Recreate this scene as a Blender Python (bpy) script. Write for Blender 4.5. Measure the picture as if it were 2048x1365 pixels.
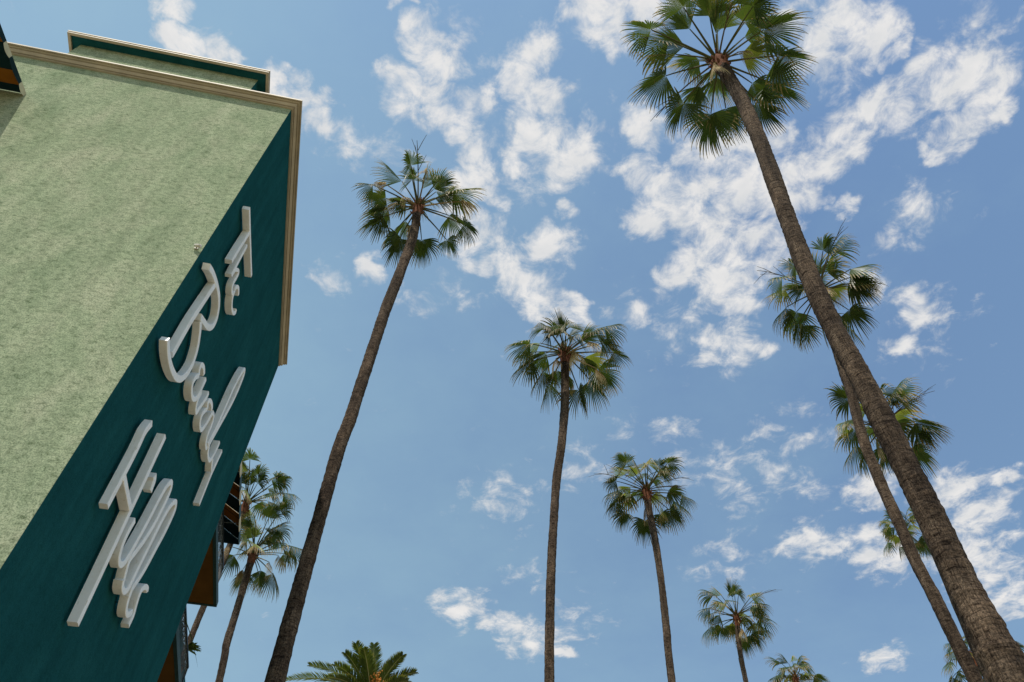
import bpy, math, random
import numpy as np
from mathutils import Vector, Matrix

# ------------------------------------------------------------------ clear
for o in list(bpy.data.objects):
    bpy.data.objects.remove(o)
scene = bpy.context.scene
COL = scene.collection
R = math.radians

# ------------------------------------------------------------------ camera
FPX, PITCH, ROLL, CAMZ = 1615.0, R(54.56), R(-0.33), 1.6
PW, PH = 2048.0, 1365.0
c_f = np.array([0, math.cos(PITCH), math.sin(PITCH)])
c_r0 = np.array([1.0, 0, 0]); c_u0 = np.array([0, -math.sin(PITCH), math.cos(PITCH)])
c_r = c_r0 * math.cos(ROLL) + c_u0 * math.sin(ROLL)
c_u = -c_r0 * math.sin(ROLL) + c_u0 * math.cos(ROLL)
CAM = np.array([0.0, 0.0, CAMZ])
cd = bpy.data.cameras.new('camera'); cam = bpy.data.objects.new('camera', cd); COL.objects.link(cam)
cam.matrix_world = Matrix(((c_r[0], c_u[0], -c_f[0], 0), (c_r[1], c_u[1], -c_f[1], 0), (c_r[2], c_u[2], -c_f[2], CAMZ), (0, 0, 0, 1)))
cd.sensor_width = 36.0; cd.sensor_fit = 'HORIZONTAL'; cd.lens = 36.0 * FPX / PW
cd.clip_start = 0.05; cd.clip_end = 6000
scene.camera = cam

# ------------------------------------------------------------------ sun and sky
SUN_AZ, SUN_EL = R(199.0), R(61.0)          # clockwise from +Y: the sun stands behind the camera
SUN_DIR = Vector((math.sin(SUN_AZ) * math.cos(SUN_EL), math.cos(SUN_AZ) * math.cos(SUN_EL), math.sin(SUN_EL)))
sl = bpy.data.lights.new('sun', 'SUN'); sl.energy = 4.2; sl.angle = R(0.53); sl.color = (1.0, 0.93, 0.82)
so = bpy.data.objects.new('sun', sl); COL.objects.link(so)
so.rotation_euler = (-SUN_DIR).to_track_quat('-Z', 'Y').to_euler(); so.location = (0, -20, 60)
SKY_STRENGTH = 0.12
EXPOSURE = 0.1
scene.view_settings.view_transform = 'Standard'; scene.view_settings.look = 'None'
scene.view_settings.exposure = EXPOSURE; scene.view_settings.gamma = 1.0
scene.view_settings.use_curve_mapping = False


def ray(px, py):
    return (px - PW / 2) / FPX * c_r - (py - PH / 2) / FPX * c_u + c_f


# cumulus puffs: place in the sky (photo pixel), angular radius
PUFFS = [
 (345,28,34),(335,78,26),(378,104,32),(440,122,38),(472,126,22),(545,175,26),(585,215,36),(625,250,38),(655,262,24),
 (805,5,22),(862,85,42),(895,140,44),(815,180,42),(872,222,42),(925,245,40),(960,300,42),(945,345,34),(975,385,26),
 (1045,120,56),(1030,170,44),(1090,205,42),(1095,260,54),(1125,310,56),(1110,360,36),(1035,290,34),(1160,260,28),
 (1150,10,46),(1200,35,54),(1245,75,42),(1300,30,40),(1360,20,30),
 (1305,270,38),(1290,360,40),(1330,400,54),(1300,440,40),(1385,410,50),(1400,320,54),(1450,470,60),(1395,520,50),(1490,390,56),
 (1480,320,46),(1520,480,62),(1560,400,58),(1600,340,54),(1650,310,48),(1695,270,36),(1430,570,44),(1475,605,34),(1355,560,34),(1620,400,36),(1560,290,34),
 (1640,60,50),(1700,30,58),(1665,115,54),(1735,85,46),(1600,20,44),(1690,160,36),
 (1755,215,36),(1800,225,46),(1880,150,64),(1945,170,66),(1985,110,44),(1920,235,48),(1990,210,34),(1870,290,22),(1770,120,24),
 (1690,418,22),(1845,615,42),(1885,628,22),(1805,700,28),(1745,560,34),
 (1470,690,44),(1425,700,26),(1505,690,30),(1255,622,32),(1140,435,22),(728,542,24),
 (960,470,44),(1000,515,48),(1035,565,42),(905,430,40),(1095,500,40),(1085,580,46),(1120,610,44),(1160,595,26),
 (925,1218,34),(968,1238,20),(1035,1258,34),(1075,1282,40),(1115,1300,22),
 (1620,1085,42),(1672,1096,20),(1735,1075,36),(1765,1120,42),(1745,975,40),(1905,985,40),(1945,1035,50),(1930,1105,56),(1975,1160,46),(2015,1200,42),(2005,965,20),
 (1770,1315,30),
]


# thin, half-transparent wisps
WISPS = [(1830,400,46),(1805,455,40),(1000,1005,50),(1250,872,34),(1345,868,34),(1450,1110,44),(1150,940,44),(880,45,50),(780,330,56),(1560,890,34),(1640,870,28),(1515,870,28),
 (1150,1240,40),(1385,930,44),(1440,918,46),(1490,945,40),(1560,968,40),(1620,972,36),(1055,370,36),(870,590,40),(1340,605,44),(1700,225,40),(1612,826,30),(1690,1085,50),
 (700,275,44),(1950,60,50),(1480,1010,30),(760,300,40),(1170,300,60),(1050,1150,30),(1420,690,60),(1860,660,50),(660,540,30)]
PUFF_GROW = 1.6


def sky_plane(px, py):
    d = ray(px, py); return np.array([d[0] / d[2], d[1] / d[2]])


def build_world():
    w = bpy.data.worlds.new('World'); scene.world = w; w.use_nodes = True
    w.cycles.sampling_method = 'MANUAL'; w.cycles.sample_map_resolution = 512
    nt = w.node_tree; N = nt.nodes; L = nt.links
    for n in list(N): N.remove(n)
    out = N.new('ShaderNodeOutputWorld'); bg = N.new('ShaderNodeBackground'); L.new(bg.outputs[0], out.inputs[0])
    bg.inputs['Strength'].default_value = SKY_STRENGTH
    sky = N.new('ShaderNodeTexSky'); sky.sky_type = 'NISHITA'; sky.sun_disc = False
    sky.sun_elevation = SUN_EL; sky.sun_rotation = SUN_AZ; sky.altitude = 80
    sky.air_density = 2.0; sky.dust_density = 0.3; sky.ozone_density = 5.0

    def math_(op, a, b=None, c=None, clamp=False):
        n = N.new('ShaderNodeMath'); n.operation = op; n.use_clamp = clamp
        for k, v in enumerate((a, b, c)):
            if v is None: continue
            if isinstance(v, (int, float)): n.inputs[k].default_value = v
            else: L.new(v, n.inputs[k])
        return n.outputs[0]
    tc = N.new('ShaderNodeTexCoord'); sep = N.new('ShaderNodeSeparateXYZ'); L.new(tc.outputs['Generated'], sep.inputs[0])
    z = math_('MAXIMUM', sep.outputs[2], 0.06)
    x = math_('DIVIDE', sep.outputs[0], z); y = math_('DIVIDE', sep.outputs[1], z)
    flat = N.new('ShaderNodeCombineXYZ'); L.new(x, flat.inputs[0]); L.new(y, flat.inputs[1])
    # the cloud field repeats, mirrored, over the rest of the sky
    cs = np.array([sky_plane(a, b) for a in (0, 1024, 2048) for b in (0, 700, 1365)])
    x0, x1, y0, y1 = cs[:, 0].min(), cs[:, 0].max(), cs[:, 1].min(), cs[:, 1].max()
    mx = math_('ADD', math_('PINGPONG', math_('SUBTRACT', x, float(x0)), float(x1 - x0)), float(x0))
    my = math_('ADD', math_('PINGPONG', math_('SUBTRACT', y, float(y0)), float(y1 - y0)), float(y0))
    pc = N.new('ShaderNodeCombineXYZ'); L.new(mx, pc.inputs[0]); L.new(my, pc.inputs[1])
    nz1 = N.new('ShaderNodeTexNoise'); nz1.inputs['Scale'].default_value = 9; nz1.inputs['Detail'].default_value = 3
    L.new(flat.outputs[0], nz1.inputs['Vector'])
    wv = N.new('ShaderNodeVectorMath'); wv.operation = 'MULTIPLY_ADD'
    wv.inputs[1].default_value = (0.09, 0.09, 0); L.new(nz1.outputs['Color'], wv.inputs[0])
    nzw = N.new('ShaderNodeTexNoise'); nzw.inputs['Scale'].default_value = 34; nzw.inputs['Detail'].default_value = 4; L.new(flat.outputs[0], nzw.inputs['Vector'])
    sh = N.new('ShaderNodeVectorMath'); sh.operation = 'SUBTRACT'; L.new(pc.outputs[0], sh.inputs[0]); sh.inputs[1].default_value = (0.07, 0.07, 0)
    w2 = N.new('ShaderNodeVectorMath'); w2.operation = 'MULTIPLY_ADD'; L.new(nzw.outputs['Color'], w2.inputs[0]); w2.inputs[1].default_value = (0.05, 0.05, 0); L.new(sh.outputs[0], w2.inputs[2])
    L.new(w2.outputs[0], wv.inputs[2])
    # squared distance to the nearest puff, three puffs at a time
    ws = N.new('ShaderNodeSeparateXYZ'); L.new(wv.outputs[0], ws.inputs[0])

    def vec(op, *args):
        n = N.new('ShaderNodeVectorMath'); n.operation = op
        for k, v in enumerate(args):
            if isinstance(v, tuple): n.inputs[k].default_value = v
            else: L.new(v, n.inputs[k])
        return n.outputs[0]
    def triple(o):
        n = N.new('ShaderNodeCombineXYZ')
        for k in range(3): L.new(o, n.inputs[k])
        return n.outputs[0]
    X3, Y3 = triple(ws.outputs[0]), triple(ws.outputs[1])
    def nearness(puffs):
        pf = []
        for a, b, rp in puffs:
            c = sky_plane(a, b)
            ex = sky_plane(a + 1, b) - c; ey = sky_plane(a, b + 1) - c
            pf.append((c[0], c[1], 1.0 / (math.sqrt(abs(ex[0] * ey[1] - ex[1] * ey[0])) * rp * PUFF_GROW)))
        while len(pf) % 3: pf.append(pf[-1])
        acc = None
        for k in range(0, len(pf), 3):
            g = pf[k:k + 3]; inv = tuple(q[2] for q in g)
            ax = vec('MULTIPLY_ADD', X3, inv, tuple(-q[0] * q[2] for q in g))
            ay = vec('MULTIPLY_ADD', Y3, inv, tuple(-q[1] * q[2] for q in g))
            d2 = vec('MULTIPLY_ADD', ay, ay, vec('MULTIPLY', ax, ax))
            acc = d2 if acc is None else vec('MINIMUM', acc, d2)
        sa = N.new('ShaderNodeSeparateXYZ'); L.new(acc, sa.inputs[0])
        dmin = math_('MINIMUM', math_('MINIMUM', sa.outputs[0], sa.outputs[1]), sa.outputs[2])
        return math_('SUBTRACT', 1.0, dmin)
    field = math_('MAXIMUM', math_('MAXIMUM', nearness(PUFFS), math_('MULTIPLY', nearness(WISPS), 0.42)), -0.3)
    # billowing, ragged edges
    nz = N.new('ShaderNodeTexNoise'); nz.inputs['Scale'].default_value = 21; nz.inputs['Detail'].default_value = 12; nz.inputs['Roughness'].default_value = 0.64
    nz.inputs['Distortion'].default_value = 0.35
    L.new(flat.outputs[0], nz.inputs['Vector'])
    den = math_('ADD', math_('MULTIPLY', field, 0.85), math_('MULTIPLY', math_('SUBTRACT', nz.outputs['Fac'], 0.5), 2.9))
    mr = N.new('ShaderNodeMapRange'); mr.interpolation_type = 'SMOOTHSTEP'; mr.inputs['From Min'].default_value = 0.10; mr.inputs['From Max'].default_value = 1.08
    L.new(den, mr.inputs['Value'])
    # thin veil of high haze
    nz2 = N.new('ShaderNodeTexNoise'); nz2.inputs['Scale'].default_value = 3.2; nz2.inputs['Detail'].default_value = 7; nz2.inputs['Roughness'].default_value = 0.6
    L.new(flat.outputs[0], nz2.inputs['Vector'])
    # hazier towards the west
    veil = math_('MULTIPLY_ADD', sep.outputs[0], -0.50, math_('MULTIPLY_ADD', nz2.outputs['Fac'], 0.44, 0.0), clamp=True)
    cloudcol = N.new('ShaderNodeMixRGB'); cloudcol.inputs[1].default_value = (4.9, 5.1, 5.3, 1); cloudcol.inputs[2].default_value = (6.7, 6.55, 6.4, 1)
    nz3 = N.new('ShaderNodeTexNoise'); nz3.inputs['Scale'].default_value = 22; nz3.inputs['Detail'].default_value = 5
    L.new(flat.outputs[0], nz3.inputs['Vector']); L.new(math_('ADD', math_('MULTIPLY_ADD', nz3.outputs['Fac'], 1.8, -0.75), math_('MULTIPLY', mr.outputs[0], 0.55), clamp=True), cloudcol.inputs[0])
    m1 = N.new('ShaderNodeMixRGB'); L.new(veil, m1.inputs[0]); L.new(sky.outputs[0], m1.inputs[1]); m1.inputs[2].default_value = (3.1, 4.75, 5.2, 1)
    m2 = N.new('ShaderNodeMixRGB'); L.new(math_('MULTIPLY', mr.outputs[0], 0.96), m2.inputs[0]); L.new(m1.outputs[0], m2.inputs[1]); L.new(cloudcol.outputs[0], m2.inputs[2])
    L.new(m2.outputs[0], bg.inputs['Color'])


build_world()

# ------------------------------------------------------------------ helpers
def tag(o, label=None, cat=None, group=None, kind=None):
    if label: o['label'] = label
    if cat: o['category'] = cat
    if group: o['group'] = group
    if kind: o['kind'] = kind
    return o


def empty(name, loc=(0, 0, 0), rz=0.0):
    o = bpy.data.objects.new(name, None); COL.objects.link(o)
    o.location = loc; o.rotation_euler = (0, 0, rz); o.empty_display_size = 0.3
    return o


def mesh(name, verts, faces, mat, parent=None, uv=None, smooth=False):
    me = bpy.data.meshes.new(name)
    me.from_pydata([tuple(map(float, v)) for v in verts], [], [tuple(f) for f in faces])
    if uv is not None:
        lay = me.uv_layers.new(name='UVMap')
        idx = np.empty(len(me.loops), dtype=np.int32); me.loops.foreach_get('vertex_index', idx)
        lay.data.foreach_set('uv', np.asarray(uv, dtype=np.float32)[idx].ravel())
    if smooth:
        me.polygons.foreach_set('use_smooth', [True] * len(me.polygons))
    me.materials.append(mat); me.update()
    o = bpy.data.objects.new(name, me); COL.objects.link(o)
    if parent is not None: o.parent = parent
    return o


class MB:
    def __init__(s): s.v = []; s.f = []
    def add(s, v, f):
        k = len(s.v); s.v += [tuple(p) for p in v]; s.f += [tuple(i + k for i in q) for q in f]
    def box(s, x0, x1, y0, y1, z0, z1):
        s.add([(x0,y0,z0),(x1,y0,z0),(x1,y1,z0),(x0,y1,z0),(x0,y0,z1),(x1,y0,z1),(x1,y1,z1),(x0,y1,z1)],
              [(0,3,2,1),(4,5,6,7),(0,1,5,4),(1,2,6,5),(2,3,7,6),(3,0,4,7)])
    def tube(s, pts, rad, n=5, cap=True):
        pts = [np.array(p, float) for p in pts]; m = len(pts)
        rad = rad if hasattr(rad, '__len__') else [rad] * m
        vs = []; prev = None
        for i, p in enumerate(pts):
            t = pts[min(i + 1, m - 1)] - pts[max(i - 1, 0)]; t /= np.linalg.norm(t) + 1e-9
            if prev is None:
                a = np.array([0, 0, 1.0]) if abs(t[2]) < 0.9 else np.array([1.0, 0, 0])
            else: a = prev
            b = np.cross(t, a); b /= np.linalg.norm(b) + 1e-9; a = np.cross(b, t); prev = a
            for k in range(n):
                an = 2 * math.pi * k / n
                vs.append(p + rad[i] * (math.cos(an) * a + math.sin(an) * b))
        fs = [(i*n + k, i*n + (k+1) % n, (i+1)*n + (k+1) % n, (i+1)*n + k) for i in range(m-1) for k in range(n)]
        if cap: fs += [tuple(range(n))[::-1], tuple((m-1)*n + k for k in range(n))]
        s.add(vs, fs)
    def build(s, name, mat, parent=None, smooth=False): return mesh(name, s.v, s.f, mat, parent, smooth=smooth)


def nodes(name):
    m = bpy.data.materials.new(name); m.use_nodes = True
    nt = m.node_tree; b = nt.nodes['Principled BSDF']
    return m, nt.nodes, nt.links, b


def noise(N, L, vec, scale, detail=4, rough=0.5, dist=0.0):
    n = N.new('ShaderNodeTexNoise'); n.inputs['Scale'].default_value = scale; n.inputs['Detail'].default_value = detail
    n.inputs['Roughness'].default_value = rough; n.inputs['Distortion'].default_value = dist
    if vec is not None: L.new(vec, n.inputs['Vector'])
    return n


def ramp(N, L, fac, stops):
    r = N.new('ShaderNodeValToRGB'); L.new(fac, r.inputs[0]); e = r.color_ramp.elements
    while len(e) < len(stops): e.new(0.5)
    for k, (p, c) in enumerate(stops):
        e[k].position = p; e[k].color = (*c, 1) if len(c) == 3 else c
    return r


def mapping(N, L, vec, scale=(1, 1, 1), rot=(0, 0, 0)):
    mp = N.new('ShaderNodeMapping'); mp.inputs['Scale'].default_value = scale; mp.inputs['Rotation'].default_value = rot
    L.new(vec, mp.inputs['Vector']); return mp.outputs[0]


def mix(N, L, fac, a, b, mode='MIX'):
    m = N.new('ShaderNodeMixRGB'); m.blend_type = mode
    for k, v in ((0, fac), (1, a), (2, b)):
        if isinstance(v, (int, float)): m.inputs[k].default_value = v
        elif isinstance(v, tuple): m.inputs[k].default_value = (*v, 1)
        else: L.new(v, m.inputs[k])
    return m.outputs[0]


def bump(N, L, h, b, strength, dist):
    n = N.new('ShaderNodeBump'); n.inputs['Strength'].default_value = strength; n.inputs['Distance'].default_value = dist
    L.new(h, n.inputs['Height']); L.new(n.outputs[0], b.inputs['Normal']); return n


def stucco(name, c_dark, c_mid, c_light, grain=0.9):
    m, N, L, b = nodes(name); b.inputs['Roughness'].default_value = 0.95; b.inputs['Specular IOR Level'].default_value = 0.0
    tc = N.new('ShaderNodeTexCoord').outputs['Object']
    big = noise(N, L, mapping(N, L, tc, (1.0, 1.0, 0.6), (0, R(24), 0)), 1.3, 9, 0.68, 0.4)
    streak = noise(N, L, mapping(N, L, tc, (2.4, 2.4, 0.16)), 1.5, 5, 0.6)
    fine = noise(N, L, tc, 46, 6, 0.85)
    crack = noise(N, L, mapping(N, L, tc, (9.0, 9.0, 13.0), (0, R(-8), 0)), 1.0, 8, 0.8, 0.5)
    col = ramp(N, L, big.outputs['Fac'], [(0.30, c_dark), (0.5, c_mid), (0.70, c_light)]).outputs[0]
    col = mix(N, L, 0.48, col, ramp(N, L, streak.outputs['Fac'], [(0.3, (0.6, 0.6, 0.6)), (0.65, (1.0, 1.0, 1.0))]).outputs[0], 'MULTIPLY')
    k = grain
    col = mix(N, L, k, col, ramp(N, L, crack.outputs['Fac'], [(0.36, (0.42, 0.48, 0.40)), (0.50, (0.98, 0.99, 0.97)), (0.66, (1.26, 1.22, 1.18))]).outputs[0], 'MULTIPLY')
    col = mix(N, L, k, col, ramp(N, L, fine.outputs['Fac'], [(0.38, (0.22, 0.27, 0.20)), (0.50, (0.95, 0.97, 0.93)), (0.64, (1.35, 1.32, 1.25))]).outputs[0], 'MULTIPLY')
    L.new(col, b.inputs['Base Color'])
    bump(N, L, fine.outputs['Fac'], b, 0.6, 0.02)
    return m


def paint(name, col, rough=0.6, var=0.12, spec=0.3, scale=5.0):
    m, N, L, b = nodes(name); b.inputs['Roughness'].default_value = rough; b.inputs['Specular IOR Level'].default_value = spec
    tc = N.new('ShaderNodeTexCoord').outputs['Object']
    n = noise(N, L, tc, scale, 6, 0.6)
    lo = tuple(c * (1 - var) for c in col); hi = tuple(min(1, c * (1 + var)) for c in col)
    L.new(ramp(N, L, n.outputs['Fac'], [(0.3, lo), (0.7, hi)]).outputs[0], b.inputs['Base Color'])
    return m


def sign_paint():
    m, N, L, b = nodes('sign_white'); b.inputs['Roughness'].default_value = 0.45
    tc = N.new('ShaderNodeTexCoord').outputs['Object']
    n = noise(N, L, tc, 4.0, 7, 0.65); s = noise(N, L, mapping(N, L, tc, (3, 3, 0.6)), 9.0, 5, 0.7)
    c = ramp(N, L, n.outputs['Fac'], [(0.25, (0.84, 0.82, 0.77)), (0.55, (0.93, 0.925, 0.91))]).outputs[0]
    c = mix(N, L, 1.0, c, ramp(N, L, s.outputs['Fac'], [(0.27, (0.62, 0.56, 0.46)), (0.4, (1, 1, 1))]).outputs[0], 'MULTIPLY')
    L.new(c, b.inputs['Base Color']); return m


def bark():
    m, N, L, b = nodes('palm_bark'); b.inputs['Roughness'].default_value = 0.95; b.inputs['Specular IOR Level'].default_value = 0.1
    uv = N.new('ShaderNodeTexCoord').outputs['UV']
    patch = noise(N, L, mapping(N, L, uv, (1.2, 0.7, 1)), 2.0, 5, 0.7)
    ring = noise(N, L, mapping(N, L, uv, (2.2, 26, 1)), 1.0, 6, 0.75, 0.5)
    fis = noise(N, L, mapping(N, L, uv, (26, 3.0, 1)), 1.0, 6, 0.75)
    speck = noise(N, L, mapping(N, L, uv, (20, 30, 1)), 1.0, 5, 0.8)
    c = ramp(N, L, patch.outputs['Fac'], [(0.34, (0.048, 0.037, 0.029)), (0.5, (0.092, 0.069, 0.052)), (0.66, (0.155, 0.120, 0.091))]).outputs[0]
    c = mix(N, L, 1.0, c, ramp(N, L, ring.outputs['Fac'], [(0.38, (0.22, 0.19, 0.17)), (0.49, (1, 1, 1)), (0.66, (1.4, 1.36, 1.3))]).outputs[0], 'MULTIPLY')
    c = mix(N, L, 0.9, c, ramp(N, L, fis.outputs['Fac'], [(0.37, (0.25, 0.22, 0.20)), (0.5, (1, 1, 1))]).outputs[0], 'MULTIPLY')
    c = mix(N, L, 1.0, c, ramp(N, L, speck.outputs['Fac'], [(0.36, (0.25, 0.23, 0.22)), (0.5, (1, 1, 1)), (0.66, (2.1, 2.0, 1.9))]).outputs[0], 'MULTIPLY')
    zone = noise(N, L, mapping(N, L, uv, (0.25, 0.45, 1)), 1.0, 4, 0.6)
    c = mix(N, L, 1.0, c, ramp(N, L, zone.outputs['Fac'], [(0.34, (0.55, 0.53, 0.52)), (0.5, (0.95, 0.93, 0.9)), (0.66, (1.45, 1.38, 1.3))]).outputs[0], 'MULTIPLY')
    L.new(c, b.inputs['Base Color'])
    h = N.new('ShaderNodeMath'); h.operation = 'ADD'; L.new(ring.outputs['Fac'], h.inputs[0]); L.new(fis.outputs['Fac'], h.inputs[1])
    bump(N, L, h.outputs[0], b, 0.9, 0.03)
    return m


def leaf(name, base, mid, tip, tip_at=0.8, trans=0.35, gloss=0.35):
    """Fan segment: u picks the segment, v runs from hub to tip."""
    m, N, L, b = nodes(name); b.inputs['Roughness'].default_value = 0.80 - gloss; b.inputs['Specular IOR Level'].default_value = gloss
    uvn = N.new('ShaderNodeTexCoord').outputs['UV']; sep = N.new('ShaderNodeSeparateXYZ'); L.new(uvn, sep.inputs[0])
    oi = N.new('ShaderNodeObjectInfo')
    n = noise(N, L, mapping(N, L, uvn, (37, 2.5, 1)), 1.0, 3, 0.6)
    a = N.new('ShaderNodeMath'); a.operation = 'MULTIPLY_ADD'; L.new(n.outputs['Fac'], a.inputs[0]); a.inputs[1].default_value = 0.5; L.new(sep.outputs[1], a.inputs[2])
    c = ramp(N, L, a.outputs[0], [(0.2, base), (0.55, mid), (min(0.97, tip_at + 0.18), mid), (min(1.0, tip_at + 0.32), tip)]).outputs[0]
    hs = N.new('ShaderNodeHueSaturation')
    v = N.new('ShaderNodeMath'); v.operation = 'MULTIPLY_ADD'; L.new(oi.outputs['Random'], v.inputs[0]); v.inputs[1].default_value = 0.7; v.inputs[2].default_value = 0.68
    L.new(v.outputs[0], hs.inputs['Value'])
    h = N.new('ShaderNodeMath'); h.operation = 'MULTIPLY_ADD'; L.new(n.outputs['Fac'], h.inputs[0]); h.inputs[1].default_value = 0.06; h.inputs[2].default_value = 0.47
    L.new(h.outputs[0], hs.inputs['Hue']); L.new(c, hs.inputs['Color'])
    L.new(hs.outputs[0], b.inputs['Base Color'])
    t = N.new('ShaderNodeBsdfTranslucent')
    tcol = mix(N, L, 1.0, hs.outputs[0], (1.25, 1.2, 0.5), 'MULTIPLY'); L.new(tcol, t.inputs['Color'])
    ms = N.new('ShaderNodeMixShader'); ms.inputs[0].default_value = trans
    L.new(b.outputs[0], ms.inputs[1]); L.new(t.outputs[0], ms.inputs[2])
    L.new(ms.outputs[0], N['Material Output'].inputs['Surface'])
    return m


MAT = {
 'wall': stucco('green_stucco', (0.285, 0.35, 0.235), (0.375, 0.425, 0.30), (0.47, 0.485, 0.365)),
 'shaded': stucco('shaded_green_stucco', (0.013, 0.082, 0.096), (0.015, 0.096, 0.111), (0.019, 0.112, 0.127), grain=0.3),  # the green stucco again, with its shade put into the colour
 'trim': paint('cornice_cream', (0.45, 0.385, 0.29), 0.6, 0.18, 0.3, 2.0),
 'sign': sign_paint(),
 'bark': bark(),
 'green': leaf('fan_leaf_green', (0.080, 0.110, 0.024), (0.050, 0.082, 0.022), (0.24, 0.19, 0.085), 0.72),
 'yellow': leaf('fan_leaf_pale', (0.26, 0.29, 0.07), (0.16, 0.20, 0.05), (0.33, 0.24, 0.11), 0.62),
 'dead': leaf('fan_leaf_dry', (0.24, 0.165, 0.08), (0.29, 0.21, 0.115), (0.42, 0.33, 0.20), 0.5, 0.2, 0.05),
 'feather': leaf('feather_leaf', (0.13, 0.16, 0.035), (0.10, 0.14, 0.032), (0.22, 0.20, 0.07)),
 'petiole': paint('petiole_green', (0.085, 0.085, 0.030), 0.7, 0.3, 0.1, 3.0),
 'boss': paint('leaf_base_fibre', (0.13, 0.052, 0.028), 0.9, 0.5, 0.1, 14.0),
 'stalk': paint('flower_stalk', (0.12, 0.095, 0.05), 0.7, 0.2, 0.2),
 'midrib': paint('feather_midrib', (0.34, 0.33, 0.14), 0.5, 0.15),
 'fruit': paint('date_cluster', (0.55, 0.20, 0.03), 0.6, 0.3, 0.3, 20),
 'iron': paint('railing_iron', (0.012, 0.020, 0.028), 0.5, 0.2),
 'ironlight': paint('railing_worn_iron', (0.10, 0.12, 0.13), 0.5, 0.2),
 'warm_bounce': paint('soffit_warm_bounce', (0.13, 0.060, 0.012), 0.8, 0.22, 0.1, 1.2),  # balcony underside: warm bounced light put into the colour
 'orange': paint('awning_underside', (0.27, 0.10, 0.014), 0.85, 0.15, 0.1, 2.0),  # underside of the cream stripes, warm light put into the colour
 'cream': paint('awning_cream', (0.58, 0.52, 0.38), 0.85, 0.15, 0.1, 3.0),
 'navy': paint('awning_dark_stripe', (0.008, 0.028, 0.036), 0.8, 0.2, 0.1, 3.0),
 'band': paint('balcony_dark_trim', (0.010, 0.045, 0.045), 0.6, 0.2),
 'white': paint('lamp_white', (0.62, 0.60, 0.54), 0.7, 0.08),
 'clay': paint('clay_pot', (0.25, 0.10, 0.05), 0.8, 0.2),
}


def ground_mat():
    m, N, L, b = nodes('pavement_and_lawn'); b.inputs['Roughness'].default_value = 0.95
    tc = N.new('ShaderNodeTexCoord').outputs['Object']
    big = noise(N, L, tc, 0.05, 3, 0.5); fine = noise(N, L, tc, 6.0, 6, 0.7)
    g = ramp(N, L, fine.outputs['Fac'], [(0.3, (0.05, 0.085, 0.03)), (0.7, (0.10, 0.14, 0.05))]).outputs[0]
    p = ramp(N, L, fine.outputs['Fac'], [(0.3, (0.25, 0.19, 0.12)), (0.7, (0.34, 0.27, 0.18))]).outputs[0]
    k = ramp(N, L, big.outputs['Fac'], [(0.53, (0, 0, 0)), (0.56, (1, 1, 1))]).outputs[0]
    L.new(mix(N, L, k, p, g), b.inputs['Base Color']); return m


tag(mesh('ground', [(-900, -900, 0), (900, -900, 0), (900, 900, 0), (-900, 900, 0)], [(0, 1, 2, 3)], ground_mat()),
    'brownish stone forecourt and lawn around the building', kind='structure')

# ------------------------------------------------------------------ hotel building
# local axes: x along the sunlit front wall (to its right-hand corner at x = 0), y along the sign wall, z up
YAW, TOPZ = R(12.0), 18.0
_d = ray(579, 225); _c = _d * TOPZ / _d[2]
CORNER = np.array([_c[0], _c[1], 0.0])
RL = np.array([[math.cos(YAW), math.sin(YAW), 0], [-math.sin(YAW), math.cos(YAW), 0], [0, 0, 1.0]])
CAML = RL @ (CAM - CORNER)


def on_plane(px, py, axis, value):
    d = RL @ ray(px, py); t = (value - CAML[axis]) / d[axis]; return CAML + d * t


hotel = empty('hotel_building', tuple(CORNER), YAW)
tag(hotel, 'green stucco hotel with cream cornice, shaded side wall and balconies', 'building')  # side wall is the same stucco, its shade painted in
WALL_TOP = TOPZ + CAMZ + 0.20
LEN_B = on_plane(555, 736, 0, 0)[1]
W_A = 18.0


def quad(name, pts, mat, parent): return mesh(name, pts, [tuple(range(len(pts)))], mat, parent)


b = MB(); b.box(-W_A, 0.0, 0.0, 0.30, 0, WALL_TOP); b.build('front_wall', MAT['wall'], hotel)
b = MB(); b.box(-0.30, 0.004, 0.30, LEN_B, 0, WALL_TOP); b.box(-0.30, 0.0035, 0.0035, 0.30, 0, WALL_TOP - 0.002); b.build('side_wall', MAT['shaded'], hotel)
b = MB(); b.box(-W_A, -0.30, LEN_B - 0.3, LEN_B - 0.002, 0, WALL_TOP - 0.004); b.build('rear_wall', MAT['shaded'], hotel)
b = MB(); b.box(-W_A, -0.30, 0.30, LEN_B - 0.3, WALL_TOP - 0.4, WALL_TOP - 0.02); b.build('roof_slab', MAT['trim'], hotel)


def sweep_cornice(name, path, prof, mat, parent):
    """path: plan polyline with outward normal on its right; prof: (out, dz) list."""
    vs = []; fs = []; m = len(path); n = len(prof)
    for i, p in enumerate(path):
        p = np.array(p[:2], float); z = path[i][2]
        def nrm(a, b_): t = np.array(b_[:2], float) - np.array(a[:2], float); t /= np.linalg.norm(t); return np.array([t[1], -t[0]])
        if i == 0: nn = nrm(path[0], path[1])
        elif i == m - 1: nn = nrm(path[-2], path[-1])
        else:
            n1 = nrm(path[i-1], path[i]); n2 = nrm(path[i], path[i+1]); nn = (n1 + n2) / (1 + n1 @ n2)
        for o, dz in prof: vs.append((p[0] + nn[0]*o, p[1] + nn[1]*o, z + dz))
    for i in range(m - 1):
        for k in range(n):
            k2 = (k + 1) % n
            fs.append((i*n + k, (i+1)*n + k, (i+1)*n + k2, i*n + k2))
    fs += [tuple(range(n)), tuple((m-1)*n + k for k in range(n))[::-1]]
    return mesh(name, vs, fs, mat, parent)


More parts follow.
